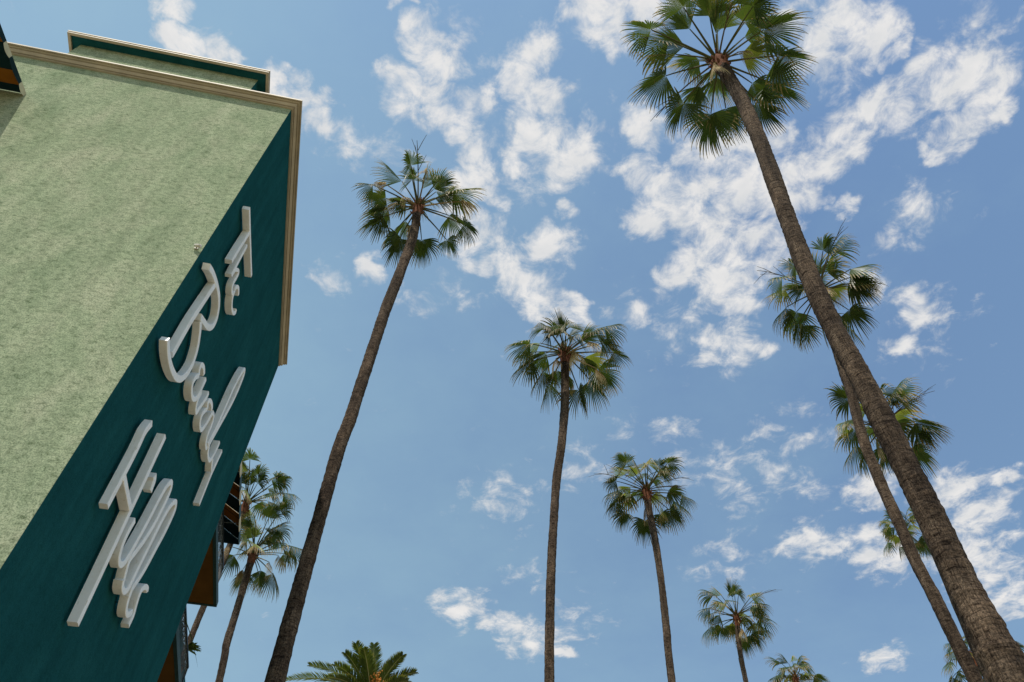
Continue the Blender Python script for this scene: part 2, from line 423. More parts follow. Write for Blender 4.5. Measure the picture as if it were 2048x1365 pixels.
PROF = [(-0.05, 0.0), (0.042, 0.0), (0.048, 0.012), (0.042, 0.040), (0.062, 0.040), (0.070, 0.022), (0.100, 0.052), (0.118, 0.084), (0.118, 0.104), (0.134, 0.104), (0.138, 0.088),
        (0.168, 0.098), (0.168, 0.122), (0.184, 0.122), (0.190, 0.108), (0.212, 0.112), (0.212, 0.165), (-0.05, 0.165)]
zc = WALL_TOP - 0.02
sweep_cornice('cornice', [(-W_A, 0, zc), (0, 0, zc), (0, LEN_B + 0.02, zc)], PROF, MAT['trim'], hotel)

# set-back penthouse above the front parapet
SB = 0.9


def solve_point(target, fun, x0):
    x = np.array(x0, float)
    def pr(X):
        w = RL.T @ (np.array(X) - CAML); return np.array([PW/2 + FPX*(w@c_r)/(w@c_f), PH/2 - FPX*(w@c_u)/(w@c_f)])
    for _ in range(40):
        e = pr(fun(x)) - np.array(target)
        J = np.array([(pr(fun(x + np.eye(2)[k]*1e-4)) - pr(fun(x))) / 1e-4 for k in range(2)]).T
        x = x - np.linalg.solve(J, e)
    return x


px_, pz_ = solve_point((515, 162), lambda q: [q[0], SB, q[1]], [-1.5, 21])
pen_l = on_plane(149, 98, 1, SB)[0]
b = MB(); b.box(pen_l, px_, SB, SB + 0.3, WALL_TOP - 0.3, pz_ + 0.1); b.build('penthouse_front_wall', MAT['wall'], hotel)
b = MB(); b.box(px_ - 0.3, px_ + 0.003, SB + 0.3, SB + 4.0, WALL_TOP - 0.3, pz_ + 0.1); b.box(px_ - 0.3, px_ + 0.0025, SB + 0.0035, SB + 0.3, WALL_TOP - 0.3, pz_ + 0.098); b.build('penthouse_side_wall', MAT['shaded'], hotel)
b = MB(); b.box(pen_l - 0.003, pen_l + 0.3, SB + 0.3, SB + 4.0, WALL_TOP - 0.3, pz_ + 0.1); b.build('penthouse_side_wall', MAT['shaded'], hotel)
ov = 0.28
b = MB(); b.box(pen_l - ov, px_ + ov, SB - ov, SB + 4.3, pz_ + 0.06, pz_ + 0.09); b.build('penthouse_soffit', MAT['shaded'], hotel)  # soffit shade is painted in by the same dark stucco
sweep_cornice('penthouse_cornice', [(pen_l - ov + 0.01, SB + 4.2, pz_), (pen_l - ov + 0.01, SB - ov + 0.01, pz_), (px_ + ov - 0.01, SB - ov + 0.01, pz_), (px_ + ov - 0.01, SB + 4.2, pz_)],
              [(-0.05, 0.0), (0.02, 0.0), (0.02, 0.07), (0.035, 0.075), (0.035, 0.13), (-0.05, 0.13)], MAT['trim'], hotel)

# rear wing with balconies: outer faces stand a little behind the sign wall's plane
XO = -1.25
rt_u = on_plane(448.5, 1135, 0, XO); rt_l = on_plane(379, 1337, 0, XO)
RAIL_Y = 0.5 * (rt_u[1] + rt_l[1]); STOREY = rt_u[2] - rt_l[2]
sl_end = on_plane(433, 1215, 0, XO)
SLAB_Y = sl_end[1]; SLAB_Z = sl_end[2]           # underside of the upper balcony
NEAR_Y = LEN_B + 0.15
b = MB(); b.box(-W_A, XO - 1.9, LEN_B, SLAB_Y + 14, 0, SLAB_Z + 2.2); b.build('wing_wall', MAT['shaded'], hotel)


def balcony(z_soffit, z_rail):
    bal = empty('balcony', (0, 0, 0)); bal.parent = hotel
    th = 0.16
    b = MB(); b.box(XO - 1.9, XO - 0.10, NEAR_Y, SLAB_Y - 0.004, z_soffit + 0.012, z_soffit + th); b.build('slab', MAT['warm_bounce'], bal)
    b = MB(); b.box(XO - 0.10, XO, NEAR_Y, SLAB_Y, z_soffit, z_soffit + th + 0.06); b.box(XO - 1.9, XO - 0.10, SLAB_Y - 0.10, SLAB_Y, z_soffit, z_soffit + th + 0.06)
    b.build('edge_trim', MAT['band'], bal)
    zf = z_soffit + th + 0.06
    rail = empty('railing'); rail.parent = bal
    xr = XO - 0.03
    b = MB(); b.box(xr - 0.05, xr + 0.02, NEAR_Y, RAIL_Y, z_rail - 0.06, z_rail); b.box(XO - 1.9, xr - 0.05, RAIL_Y - 0.05, RAIL_Y, z_rail - 0.06, z_rail); b.build('top_rail', MAT['iron'], rail)
    b = MB(); b.box(xr - 0.03, xr, NEAR_Y, RAIL_Y, zf + 0.05, zf + 0.08); b.build('bottom_rail', MAT['iron'], rail)
    b = MB(); h = z_rail - zf
    b.box(xr - 0.34, xr - 0.31, NEAR_Y, RAIL_Y - 0.06, zf, z_rail - 0.07)
    b.build('solid_panel', MAT['iron'], rail)
    p = MB(); y = NEAR_Y + 0.05; k = 0
    while y < RAIL_Y - 0.02:
        p.box(xr - 0.022, xr - 0.008, y, y + 0.014, zf + 0.08, z_rail - 0.06); y += 0.115
    o = p.build('pickets', MAT['ironlight'], rail); o['kind'] = 'stuff'
    p = MB(); y = NEAR_Y + 0.2
    while y < RAIL_Y - 0.35:
        for rr in (0.30, 0.17):
            p.tube([(xr - 0.004, y + 0.17 + rr * math.cos(a), zf + 0.42 * h + 0.32 * h * rr / 0.30 * math.sin(a) * 1.3) for a in np.linspace(0, math.pi, 9)], 0.009, 4)
        y += 0.46
    o = p.build('scrollwork', MAT['ironlight'], rail); o['kind'] = 'stuff'
    b = MB(); b.box(xr - 0.05, xr + 0.01, RAIL_Y - 0.06, RAIL_Y - 0.001, zf, z_rail - 0.06); b.build('corner_post', MAT['iron'], rail)
    return bal


balcony(SLAB_Z, rt_u[2])
balcony(SLAB_Z - STOREY, rt_l[2])
balcony(SLAB_Z - 2 * STOREY, rt_l[2] - STOREY)


def wing_awning():
    aw = empty('balcony_awning'); aw.parent = hotel
    xf = XO + 0.42
    e = on_plane(477.5, 1090, 0, xf)
    yend, zh = e[1], e[2]
    xb, zb = XO - 1.9, zh + 1.55
    n, wdt = 16, 0.62
    val = MB()
    for k in range(n):
        y1 = yend - k * wdt; y0 = y1 - wdt
        if y0 < NEAR_Y: break
        light = k % 2 == 1
        # dark piping between the stripes
        top = MB(); g = 0.018
        sx, sz = xb - xf, zb - zh
        L_ = math.hypot(sx, sz); nx, nz_ = -sz / L_ * 0.006, sx / L_ * 0.006
        def slab(yA, yB, t0, t1):
            v = []
            for yy in (yA, yB):
                v += [(xf - nx*t0*-1, yy, zh + 0.16 + abs(nz_)*t0), (xb, yy, zb + 0.16 + abs(nz_)*t0), (xb, yy, zb + 0.16 + abs(nz_)*t1), (xf, yy, zh + 0.16 + abs(nz_)*t1)]
            top.add(v, [(0,1,2,3), (4,7,6,5), (0,4,5,1), (1,5,6,2), (2,6,7,3), (3,7,4,0)])
        slab(y0 + g, y1 - g, 0, 2)
        top.build('awning_stripe', MAT['orange' if light else 'navy'], aw)  # orange: cream stripe undersides with warm light put into the colour
        top = MB(); slab(y0 + g, y1 - g, 2.5, 4); top.build('awning_cover', MAT['cream' if light else 'navy'], aw)
        if light:
            top = MB(); slab(0.5*(y0 + y1) - 0.012 - 0.09, 0.5*(y0 + y1) + 0.012 - 0.09, -1.0, -0.2); top.build('awning_rib', MAT['navy'], aw)
        # hanging valance with a rounded hem
        v = []; f = []; m_ = 7
        for q in range(m_):
            yy = y0 + (y1 - y0) * q / (m_ - 1); hem = zh - 0.06 * math.sin(math.pi * q / (m_ - 1))
            v += [(xf, yy, zh + 0.17), (xf, yy, hem), (xf + 0.012, yy, zh + 0.17), (xf + 0.012, yy, hem)]
        for q in range(m_ - 1):
            a = q * 4
            f += [(a, a+4, a+5, a+1), (a+2, a+3, a+7, a+6), (a+1, a+5, a+7, a+3), (a, a+2, a+6, a+4)]
        mesh('valance', v, f, MAT['cream' if light else 'band'], aw)
    # side gable at the far end
    mesh('awning_side', [(xf, yend, zh), (xf, yend, zh + 0.17), (xb, yend, zb + 0.17), (xb, yend, zh)], [(0, 1, 2, 3)], MAT['navy'], aw)
    b = MB(); b.tube([(xb, yend - 0.9, zh - 0.1), (xf, yend - 0.9, zh + 0.12)], 0.014, 5); b.build('awning_arm', MAT['ironlight'], aw)
    return aw


wing_awning()


def front_awning():
    """Awning over a top-floor window of the sunlit wall: its right-hand edge runs from the wall outwards and down."""
    aw = empty('window_awning'); aw.parent = hotel
    wpt = on_plane(52, 188, 1, -0.01); xw, zw = wpt[0], wpt[2]
    opt = on_plane(0, 49, 0, xw); yo, zo = opt[1], opt[2]
    n = 6; ds = 0.33
    P0 = np.array([xw, -0.01, zw]); P1 = np.array([xw, yo, zo]); D = (P1 - P0); Ln = np.linalg.norm(D); D = D / Ln
    tot = Ln + 0.25; nrm = np.array([0, D[2], -D[1]]); nrm = nrm if nrm[2] > 0 else -nrm
    w = 3.6; k = 0; s = 0.0
    seq = ['cream', 'navy', 'cream', 'navy', 'cream', 'navy']; lens = [0.30, 0.62, 0.34, 0.62, 0.34, 0.6]
    for c, l in zip(seq, lens):
        a = P0 + D * s; e = P0 + D * min(s + l, tot)
        X = np.array([-w, 0, 0])
        def sl_(name, t0, t1, mat, inset=0.0):
            v = [a + nrm*t0, e + nrm*t0, e + X + nrm*t0, a + X + nrm*t0, a + nrm*t1, e + nrm*t1, e + X + nrm*t1, a + X + nrm*t1]
            mesh(name, v, [(0,1,2,3), (4,7,6,5), (0,4,5,1), (1,5,6,2), (2,6,7,3), (3,7,4,0)], mat, aw)
        sl_('awning_cover', 0.006, 0.012, MAT[c])
        # scalloped side flap
        v = []; f = []; m_ = 7
        for q in range(m_):
            t = q / (m_ - 1); p = a + (e - a) * t
            v += [p + np.array([0.004, 0, 0.01]), p + np.array([0.012, 0, -0.13 - 0.045 * math.sin(math.pi * t)])]
        for q in range(m_ - 1): f.append((q*2, q*2+1, q*2+3, q*2+2))
        mesh('side_flap', v, f, MAT[c], aw)
        s += l
        if s >= tot: break
    s = 0.0
    for c, l in (('navy', 0.20), ('orange', 0.36), ('navy', 0.66), ('orange', 0.34), ('navy', 0.66), ('orange', 0.34)):  # orange: cream stripes from below, warm light put into the colour
        a = P0 + D * s; e = P0 + D * min(s + l, tot); X = np.array([-w, 0, 0])
        v = [a, e, e + X, a + X, a + nrm*.004, e + nrm*.004, e + X + nrm*.004, a + X + nrm*.004]
        mesh('awning_underside', v, [(0,1,2,3), (4,7,6,5), (0,4,5,1), (1,5,6,2), (2,6,7,3), (3,7,4,0)], MAT[c], aw)
        s += l
        if s >= tot: break
    b = MB(); e = P0 + D * tot; b.tube([e, e + np.array([-w, 0, 0])], 0.02, 5); b.build('front_bar', MAT['iron'], aw)


front_awning()

# little white lamp at the corner of the front wall
lp = on_plane(393, 497, 1, 0.0)
lamp = empty('wall_lamp', tuple(RL.T @ lp + CORNER), YAW); tag(lamp, 'small white lamp fixed beside the corner of the green wall', 'lamp')
b = MB(); b.box(-0.03, 0.03, -0.015, 0.0, -0.03, 0.03); b.build('back_plate', MAT['white'], lamp)
b = MB(); b.tube([(0, -0.015, 0), (0.0, -0.04, 0.005), (0.0, -0.06, -0.01)], 0.010, 6); b.build('bracket', MAT['iron'], lamp)
b = MB(); b.tube([(-0.03, -0.05, 0.0), (0.02, -0.06, -0.012), (0.07, -0.07, -0.03)], [0.022, 0.030, 0.034], 10); b.build('lamp_head', MAT['white'], lamp, True)

# ------------------------------------------------------------------ script sign: The Beverly Hills
sign = empty('hotel_sign', tuple(CORNER), YAW)
tag(sign, 'white raised script letters reading The Beverly Hills on the shaded wall', 'sign')
ZOOM = {'a': (300, 400, 5.25), 'b': (300, 640, 6.2045), 'c': (340, 700, 7.583), 'd': (360, 840, 7.583), 'H': (180, 820, 6.825), 'K': (120, 960, 4.404), 'M': (200, 930, 7.583)}
FRONT, BACK = 0.180, 0.048
STROKES = [
 ('letter', 'capital letter T', 0.112, [
   ('a', [(1047,92),(1053,330),(1060,560),(1068,802)]),
   ('a', [(1052,338),(990,440),(925,545),(860,655)])]),
 ('letter', 'small letter h', 0.095, [
   ('a', [(1022,484),(965,590),(905,705),(857,800)]),
   ('a', [(862,800),(880,765),(905,738),(930,742),(932,775),(908,825),(880,875),(865,925),(863,970),(872,996)])]),
 ('letter', 'small letter e in the first word', 0.095, [
   ('a', [(868,990),(886,975),(903,930),(922,914),(933,935),(932,1000)]),
   ('a', [(884,985),(870,1030),(863,1095),(866,1160),(881,1192),(899,1186),(909,1152)])]),
 ('letter', 'capital letter B', 0.142, [
   ('a', [(630,706),(664,765),(695,850),(715,930),(727,1010),(728,1090),(720,1170),(703,1250),(672,1318),(640,1343),(606,1330),(575,1285),(538,1232)]),
   ('b', [(632,20),(628,120),(615,230),(597,340),(568,450),(530,560),(480,650),(430,712),(382,738),(330,712),(290,640),(262,560),(243,470),(233,380),(231,300),(233,243)]),
   ('a', [(697,880),(610,1012),(520,1150),(425,1300),(240,1630)])]),
 ('letter', 'first small letter e of the middle word', 0.115, [
   ('c', [(442,395),(452,310),(478,240),(503,238),(520,290),(521,376)]),
   ('c', [(446,392),(398,425),(355,500),(337,590),(337,670),(353,735),(385,752),(425,715),(465,630),(505,545),(550,445)])]),
 ('letter', 'small letter v', 0.110, [
   ('c', [(480,650),(435,740),(408,840),(398,920),(407,955),(440,905),(500,815),(555,730),(590,655)])]),
 ('letter', 'second small letter e of the middle word', 0.110, [
   ('c', [(572,905),(578,820),(600,775),(625,785),(640,840),(641,908)]),
   ('c', [(570,900),(525,940),(483,1010),(463,1090),(461,1160),(475,1213),(500,1205),(550,1135),(600,1050),(650,958)])]),
 ('letter', 'small letter r', 0.100, [
   ('c', [(655,945),(668,1000),(655,1080),(622,1180),(585,1270),(556,1370),(546,1440),(553,1490),(568,1480),(590,1420)])]),
 ('letter', 'looped small letter l of the middle word', 0.110, [
   ('c', [(578,1440),(640,1320),(740,1110),(850,860),(950,630),(1035,455),(1095,350),(1132,300),(1135,340),(1108,430),(1040,600),(955,785),(860,965),(765,1135),(680,1290),(615,1410),(590,1500)])]),
 ('letter', 'small letter y with a long straight tail', 0.105, [
   ('d', [(440,430),(428,510),(437,590),(462,618),(495,575),(545,480),(605,345)]),
   ('d', [(505,600),(488,680),(482,775)]),
   ('d', [(640,475),(555,660),(470,850),(295,1290)])]),
 ('letter', 'capital letter H with a very long stem', 0.130, [
   ('H', [(850,190),(765,300),(680,480),(592,660),(415,1000),(245,1325)]),
   ('M', [(378,195),(420,420),(468,660)]),
   ('K', [(931,-381),(674,172),(418,724),(160,1277)])]),
 ('letter', 'small letter i', 0.120, [
   ('K', [(664,358),(612,450),(562,560),(532,660),(527,720),(542,750),(575,728),(612,665)])]),
 ('letter_dot', 'wedge-shaped dot of the letter i', 0.16, [
   ('M', [(838,160),(832,240),(800,330),(775,405)])]),
 ('letter', 'first looped letter l of the last word', 0.120, [
   ('K', [(600,690),(690,530),(790,345),(880,170),(940,65),(982,22),(984,65),(958,140),(900,265),(830,400),(750,530),(680,625),(622,705),(592,790),(566,895)])]),
 ('letter', 'second looped letter l of the last word', 0.120, [
   ('K', [(566,880),(556,945),(570,985),(602,965),(650,870),(725,715),(820,525),(910,345),(975,235),(1020,195),(1022,240),(998,310),(930,455),(850,605),(762,770),(695,880),(642,960),(612,1040)])]),
 ('letter', 'small letter s with a curled top', 0.115, [
   ('K', [(614,1030),(594,1110),(588,1165),(605,1190),(640,1165)]),
   ('K', [(770,990),(774,962),(758,945),(728,965),(703,1015),(675,1105),(650,1195),(607,1290)])]),
]


def catmull(P, per=7):
    P = [np.array(p, float) for p in P]
    if len(P) == 2: return [P[0] + (P[1] - P[0]) * t for t in np.linspace(0, 1, 4)]
    Q = [2*P[0] - P[1]] + P + [2*P[-1] - P[-2]]; out = []
    for i in range(1, len(Q) - 2):
        for t in np.linspace(0, 1, per, endpoint=False):
            a, b_, c, d = Q[i-1], Q[i], Q[i+1], Q[i+2]
            out.append(0.5*((2*b_) + (c-a)*t + (2*a - 5*b_ + 4*c - d)*t*t + (-a + 3*b_ - 3*c + d)*t**3))
    out.append(P[-1]); return out


kk = 0
for nm, lab, wdt, strokes in STROKES:
    wdt *= 0.80
    mb = MB(); pins = MB()
    for zt, pts in strokes:
        ox, oy, sc = ZOOM[zt]
        off = FRONT - 0.0035 * (kk % 5); bk = BACK + 0.003 * (kk % 4); kk += 1
        pl = [on_plane(ox + a / sc, oy + b_ / sc, 0, off)[1:] for a, b_ in pts]
        pl = catmull(pl)
        n = len(pl); vs = []
        for i, p in enumerate(pl):
            t = pl[min(i+1, n-1)] - pl[max(i-1, 0)]; t = t / (np.linalg.norm(t) + 1e-9)
            nn = np.array([-t[1], t[0]]) * wdt / 2; c_ = 0.007
            a_, d_ = p + nn, p - nn; ai, di = p + nn * (1 - 2*c_/wdt), p - nn * (1 - 2*c_/wdt)
            vs += [(bk, *a_), (off - c_, *a_), (off, *ai), (off, *di), (off - c_, *d_), (bk, *d_)]
        fs = []
        for i in range(n - 1):
            for k in range(6):
                fs.append((i*6 + k, (i+1)*6 + k, (i+1)*6 + (k+1) % 6, i*6 + (k+1) % 6))
        fs += [tuple(range(6))[::-1], tuple((n-1)*6 + k for k in range(6))]
        mb.add(vs, fs)
        for f_ in (0.2, 0.75):      # stand-off pins to the wall
            p = pl[int(f_ * (n - 1))]; pins.tube([(0.0, *p), (bk + 0.01, *p)], 0.006, 5)
    o = mb.build(nm, MAT['sign'], sign); o['label'] = lab
    pins.build('standoff_pins', MAT['iron'], o)['kind'] = 'stuff'

# ------------------------------------------------------------------ fan palms
def unit(v): return v / (np.linalg.norm(v) + 1e-12)


GRAV = np.array([0, 0, -1.0])


def fan_frond(base, hub, Lb, nseg, rng, kind, parent, phimax=None, droop=1.0, bare=False):
    """One fan leaf: arching stalk from the crown to the hub, pleated blade with hanging tips."""
    v = hub - base; L = np.linalg.norm(v); t0 = unit(v)
    up = np.array([0, 0, 1.0])
    ctrl = base + v * 0.55 + up * L * (0.10 * (1 - abs(t0[2])))
    pts = [(1-t)**2*base + 2*t*(1-t)*ctrl + t*t*hub for t in np.linspace(0, 1, 7)]
    V = []; F = []; UV = []; MI = []
    # stalk: flattened five-sided tube
    tb = MB(); tb.tube(pts, list(np.linspace(0.030, 0.013, 7) * (L / 1.2) ** 0.3), 5)
    V += tb.v; F += tb.f; UV += [(0.5, 0.1)] * len(tb.v); MI += [1] * len(tb.f)
    if not bare:
        t = unit(hub - ctrl); t = unit(t + GRAV * 0.42 * droop)
        s = np.cross(t, up)
        if np.linalg.norm(s) < 0.15: s = np.cross(t, np.array([rng.uniform(-1, 1), rng.uniform(-1, 1), 0.1]))
        s = unit(s); ro = rng.gauss(0, 0.32); n = np.cross(s, t)
        s, n = unit(s * math.cos(ro) + n * math.sin(ro)), unit(n * math.cos(ro) - s * math.sin(ro))
        pm = phimax if phimax else R(rng.uniform(78, 106)); lf_ = rng.uniform(0.40, 0.70)
        def d0(a): return unit(math.cos(a) * t + math.sin(a) * s * lf_ - n * 0.42 * abs(math.sin(a)) * droop)
        dph = 2 * pm / nseg; steps = 8
        kd = 5.2 * droop * rng.uniform(0.75, 1.3)
        for k in range(nseg):
            ph = -pm + (k + 0.5) * dph
            Rk = Lb * (1 - 0.22 * (abs(ph) / pm) ** 2) * rng.uniform(0.86, 1.08)
            if rng.random() < 0.05: Rk *= 0.6
            d = d0(ph); wk = np.linalg.norm(d0(ph + dph / 2) - d0(ph - dph / 2)) * 1.08
            lat = unit(-math.sin(ph) * t + math.cos(ph) * s * lf_)
            p = hub + d * 0.01; ds = Rk / steps; k0 = len(V)
            split = rng.uniform(0.40, 0.56); kk_ = kd * rng.uniform(0.6, 1.4); sw = lat * rng.gauss(0, 0.10)
            for q in range(steps + 1):
                u = q / steps; r = Rk * u
                w = r * wk
                if u > split: w = max(Rk * split * wk, 0.018) * max(0.08, (1 - (u - split) / (1 - split))) ** 0.7 * 0.88
                h = w * 0.5
                V += [p - lat * h, p + n * h * 0.55, p + lat * h]
                UV += [(k / nseg, u)] * 3
                if q < steps:
                    a = k0 + q * 3
                    F += [(a, a+1, a+4, a+3), (a+1, a+2, a+5, a+4)]; MI += [0, 0]
                p = p + d * ds
                g = kk_ * max(0, u - 0.16) ** 0.9 * ds / Lb * 1.5
                d = unit(d + GRAV * g + sw * ds * (1 if u > split else 0))
    me = bpy.data.meshes.new('frond')
    me.from_pydata([tuple(map(float, p)) for p in V], [], F)
    lay = me.uv_layers.new(name='UVMap'); idx = np.empty(len(me.loops), dtype=np.int32); me.loops.foreach_get('vertex_index', idx)
    lay.data.foreach_set('uv', np.asarray(UV, dtype=np.float32)[idx].ravel())
    me.materials.append(MAT[kind]); me.materials.append(MAT['dead' if kind == 'dead' else 'petiole'])
    me.polygons.foreach_set('material_index', MI); me.update()
    o = bpy.data.objects.new('frond', me); COL.objects.link(o); o.parent = parent
    return o


def make_trunk(P, rad, parent, rng, sides, step, base):
    P = [np.array(p) for p in P]
    d = [0.0]
    for a, b_ in zip(P, P[1:]): d.append(d[-1] + np.linalg.norm(b_ - a))
    sm = catmull([np.append(p, r) for p, r in zip(P, rad)], 10)
    sm = np.array(sm); seg = np.linalg.norm(np.diff(sm[:, :3], axis=0), axis=1); cum = np.concatenate([[0], np.cumsum(seg)])
    n = int(cum[-1] / step) + 1; ss = np.linspace(0, cum[-1], n)
    pts = np.stack([np.interp(ss, cum, sm[:, k]) for k in range(4)], 1)
    V = []; F = []; UV = []
    lob = [rng.uniform(0, 6.28) for _ in range(6)]
    ringj = [rng.uniform(-1, 1) for _ in range(n)]
    hj = [[rng.uniform(-1, 1) for _ in range(sides)] for _ in range(97)]
    for i in range(n):
        c = pts[i, :3]; r = pts[i, 3]
        t = unit(pts[min(i+1, n-1), :3] - pts[max(i-1, 0), :3])
        a = unit(np.cross(t, np.array([0, 1.0, 0.02]))); b_ = np.cross(t, a)
        rr = r * (1 + 0.034 * ringj[i] + 0.02 * math.sin(ss[i] * 2.1 + lob[0]) + 0.015 * math.sin(ss[i] * 5.3 + lob[1]))
        for k in range(sides + 1):
            an = 2 * math.pi * k / sides
            q = rr * (1 + 0.025 * math.sin(3 * an + lob[2] + ss[i] * 0.7) + 0.012 * math.sin(7 * an + lob[3] + ss[i] * 3.0))
            q *= 1 + 0.028 * hj[i % 97][k % sides]
            V.append(c - base + q * (math.cos(an) * a + math.sin(an) * b_)); UV.append((k / sides * 2 * math.pi * 0.18 * 2.2, ss[i]))
    m = sides + 1
    for i in range(n - 1):
        for k in range(sides): F.append((i*m + k, i*m + k + 1, (i+1)*m + k + 1, (i+1)*m + k))
    return mesh('trunk', V, F, MAT['bark'], parent, UV, True)


def fan_palm(trunk_px, depth, hubs, label, seed, nseg=30, sides=18, step=0.10, fill=6, Lp=1.25, Lb=1.08, stalks=(), zoom=None, hidden_trunk=None):
    """trunk_px: (x, y, width) from the crown down, traced in the photograph; depth: metres from the camera to the crown along the view."""
    rng = random.Random(seed)
    r0 = ray(*trunk_px[0][:2]); rg = depth * math.hypot(r0[0], r0[1])
    P = []; rad = []
    for x, y, w in trunk_px:
        d = ray(x, y); t = rg / math.hypot(d[0], d[1]); P.append(CAM + d * t); rad.append(0.5 * w * t / FPX)
    a, b_ = P[-2], P[-1]
    if b_[2] > 0.5:
        sl_ = (b_ - a) / (b_[2] - a[2]); g = b_ + sl_ * (0.0 - b_[2]) * 0.7; g[2] = -0.15
        m = b_ + (g - b_) * 0.6
        P += [m, g]; rad += [rad[-1] * 1.08, rad[-1] * 1.45]
    base = np.array([P[-1][0], P[-1][1], 0.0])
    palm = empty('fan_palm', tuple(base)); tag(palm, label, 'palm tree', 'tall fan palms against the sky')
    C = P[0].copy(); rt = rad[0]
    make_trunk(P, rad, palm, rng, sides, step, base)
    axis = unit(P[0] - P[1])
    C = C + axis * 0.10
    # reddish fibrous heart with cut leaf bases
    hb = MB()
    hb.tube([C - base - axis*0.55, C - base - axis*0.32, C - base - axis*0.05, C - base + axis*0.22, C - base + axis*0.4], [rt*1.02, rt*1.15, rt*1.28, rt*1.0, rt*0.3], 12)
    for k in range(22):
        an = k * 2.4; zz = rng.uniform(-0.42, 0.25)
        a_ = unit(np.cross(axis, np.array([0.3, 1, 0]))); q = np.cross(axis, a_)
        dr = math.cos(an) * a_ + math.sin(an) * q
        p = C - base + axis * zz + dr * rt * 1.0
        hb.tube([p, p + dr * 0.06 + axis * 0.08, p + dr * 0.09 + axis * 0.19], [0.036, 0.026, 0.012], 4)
    hb.build('crown_heart', MAT['boss'], palm)
    ox, oy, sc = zoom if zoom else (0, 0, 1)
    for h in hubs:
        kind = h[2] if len(h) > 2 else 'green'
        d = ray(ox + h[0] / sc, oy + h[1] / sc); dn = unit(d); tc = (C - CAM) @ dn; near = CAM + dn * tc; perp = np.linalg.norm(near - C)
        lp = Lp * rng.uniform(0.92, 1.08)
        if perp >= lp: hub = near
        else:
            e = math.sqrt(lp * lp - perp * perp); c1 = CAM + dn * (tc + e); c2 = CAM + dn * (tc - e)
            want = 0.25 if kind != 'dead' else -0.5
            hub = min((c1, c2), key=lambda q: abs((q - C)[2] / lp - want))
        pitch = (hub - C)[2] / np.linalg.norm(hub - C)
        hubl = hub - base
        st = C - base + unit(hub - C) * rt * 0.6 + axis * 0.12 * pitch
        pm = None; dr = 1.0
        if pitch > 0.75: pm = R(75); dr = 0.75
        if kind == 'dead': pm = R(45); dr = 1.6
        fan_frond(st, hubl, Lb * rng.uniform(0.82, 1.12), nseg, rng, kind, palm, pm, dr)
    for k in range(fill + (5 if depth > 30 else 4 if depth > 20 else 2)):                   # younger leaves filling the top of the crown
        an = k * 2.4 + rng.uniform(-.5, .5); pit = R(rng.uniform(22, 80))
        dr = np.array([math.cos(an) * math.cos(pit), math.sin(an) * math.cos(pit), math.sin(pit)])
        fan_frond(C - base + axis * 0.2, C - base + dr * Lp * rng.uniform(0.5, 0.95), Lb * rng.uniform(0.75, 1.0), max(16, nseg - 6), rng, 'green' if rng.random() < .75 else 'yellow', palm, R(rng.uniform(60, 95)), rng.uniform(0.7, 1.1))
    for k in range(2):                          # dry leaves hanging against the trunk
        an = rng.uniform(0, 6.28); pit = R(rng.uniform(-70, -35))
        dr = np.array([math.cos(an) * math.cos(pit), math.sin(an) * math.cos(pit), math.sin(pit)])
        fan_frond(C - base, C - base + dr * Lp * rng.uniform(0.45, 0.75), Lb * 0.8, max(14, nseg - 12), rng, 'dead' if rng.random() < .7 else 'yellow', palm, R(45), 1.6)
    for sx, sy in stalks:                       # bare flower stalks
        d = ray(ox + sx / sc, oy + sy / sc); dn = unit(d); tc = (C - CAM) @ dn; end = CAM + dn * tc - base
        c0 = C - base + axis * 0.1; v = end - c0; L = np.linalg.norm(v)
        md = c0 + v * 0.6 + np.array([0, 0, L * 0.22])
        pts = [(1-t)**2*c0 + 2*t*(1-t)*md + t*t*end for t in np.linspace(0, 1, 10)]
        sb = MB(); sb.tube(pts, list(np.linspace(0.024, 0.008, 10)), 4)
        for f_ in (0.45, 0.6, 0.72, 0.85):
            p = pts[int(f_ * 9)]; e = p + unit(v + np.array([rng.gauss(0, .5), rng.gauss(0, .5), -0.5]) * L * 0.6) * L * 0.3
            sb.tube([p, 0.5*(p + e) + np.array([0, 0, 0.05]), e], [0.011, 0.009, 0.005], 4)
        sb.build('flower_stalk', MAT['stalk'], palm)
    return palm


Z1 = (640, 260, 3.79)
fan_palm([(835,418,17),(827,470,18),(800,545,21),(771,620,22),(745,700,23),(719,780,24),(700,840,25),(677,900,26),(629,1070,29),(587,1223,34),(550,1365,40)], 25.6,
 [(400,420),(500,520),(520,600),(480,660),(570,765),(605,825),(650,690),(770,835),(960,835),(980,650),(1090,720),(1010,470),(890,390),(690,270),(700,380),(620,390),
  (500,415,'dead'),(800,330,'dead'),(930,500),(1060,545,'dead'),(560,560,'dead'),(880,470)],
 'tall fan palm with frayed crown, its trunk rising beside the building', 11, 32, 24, 0.06, 4, stalks=[(735,80)], zoom=Z1)
fan_palm([(1130,712,17),(1130,800,17),(1124,880,17),(1113,960,17),(1107,1050,17),(1102,1150,18),(1100,1250,19),(1099,1365,20)], 25.9,
 [(590,280),(620,330),(800,280),(730,320),(420,460),(450,550),(430,650),(570,590),(560,755),(620,885),(700,740),(930,945),(1050,845),(1130,740),(1290,555),(1180,460),
  (1100,330),(1200,290),(1050,440,'dead'),(870,530,'dead'),(1110,720,'dead'),(880,380),(1000,600,'yellow')],
 'slender upright fan palm with straw-coloured dead leaves hanging on one side', 12, 30, 20, 0.07, 5, zoom=(980, 600, 5.25))
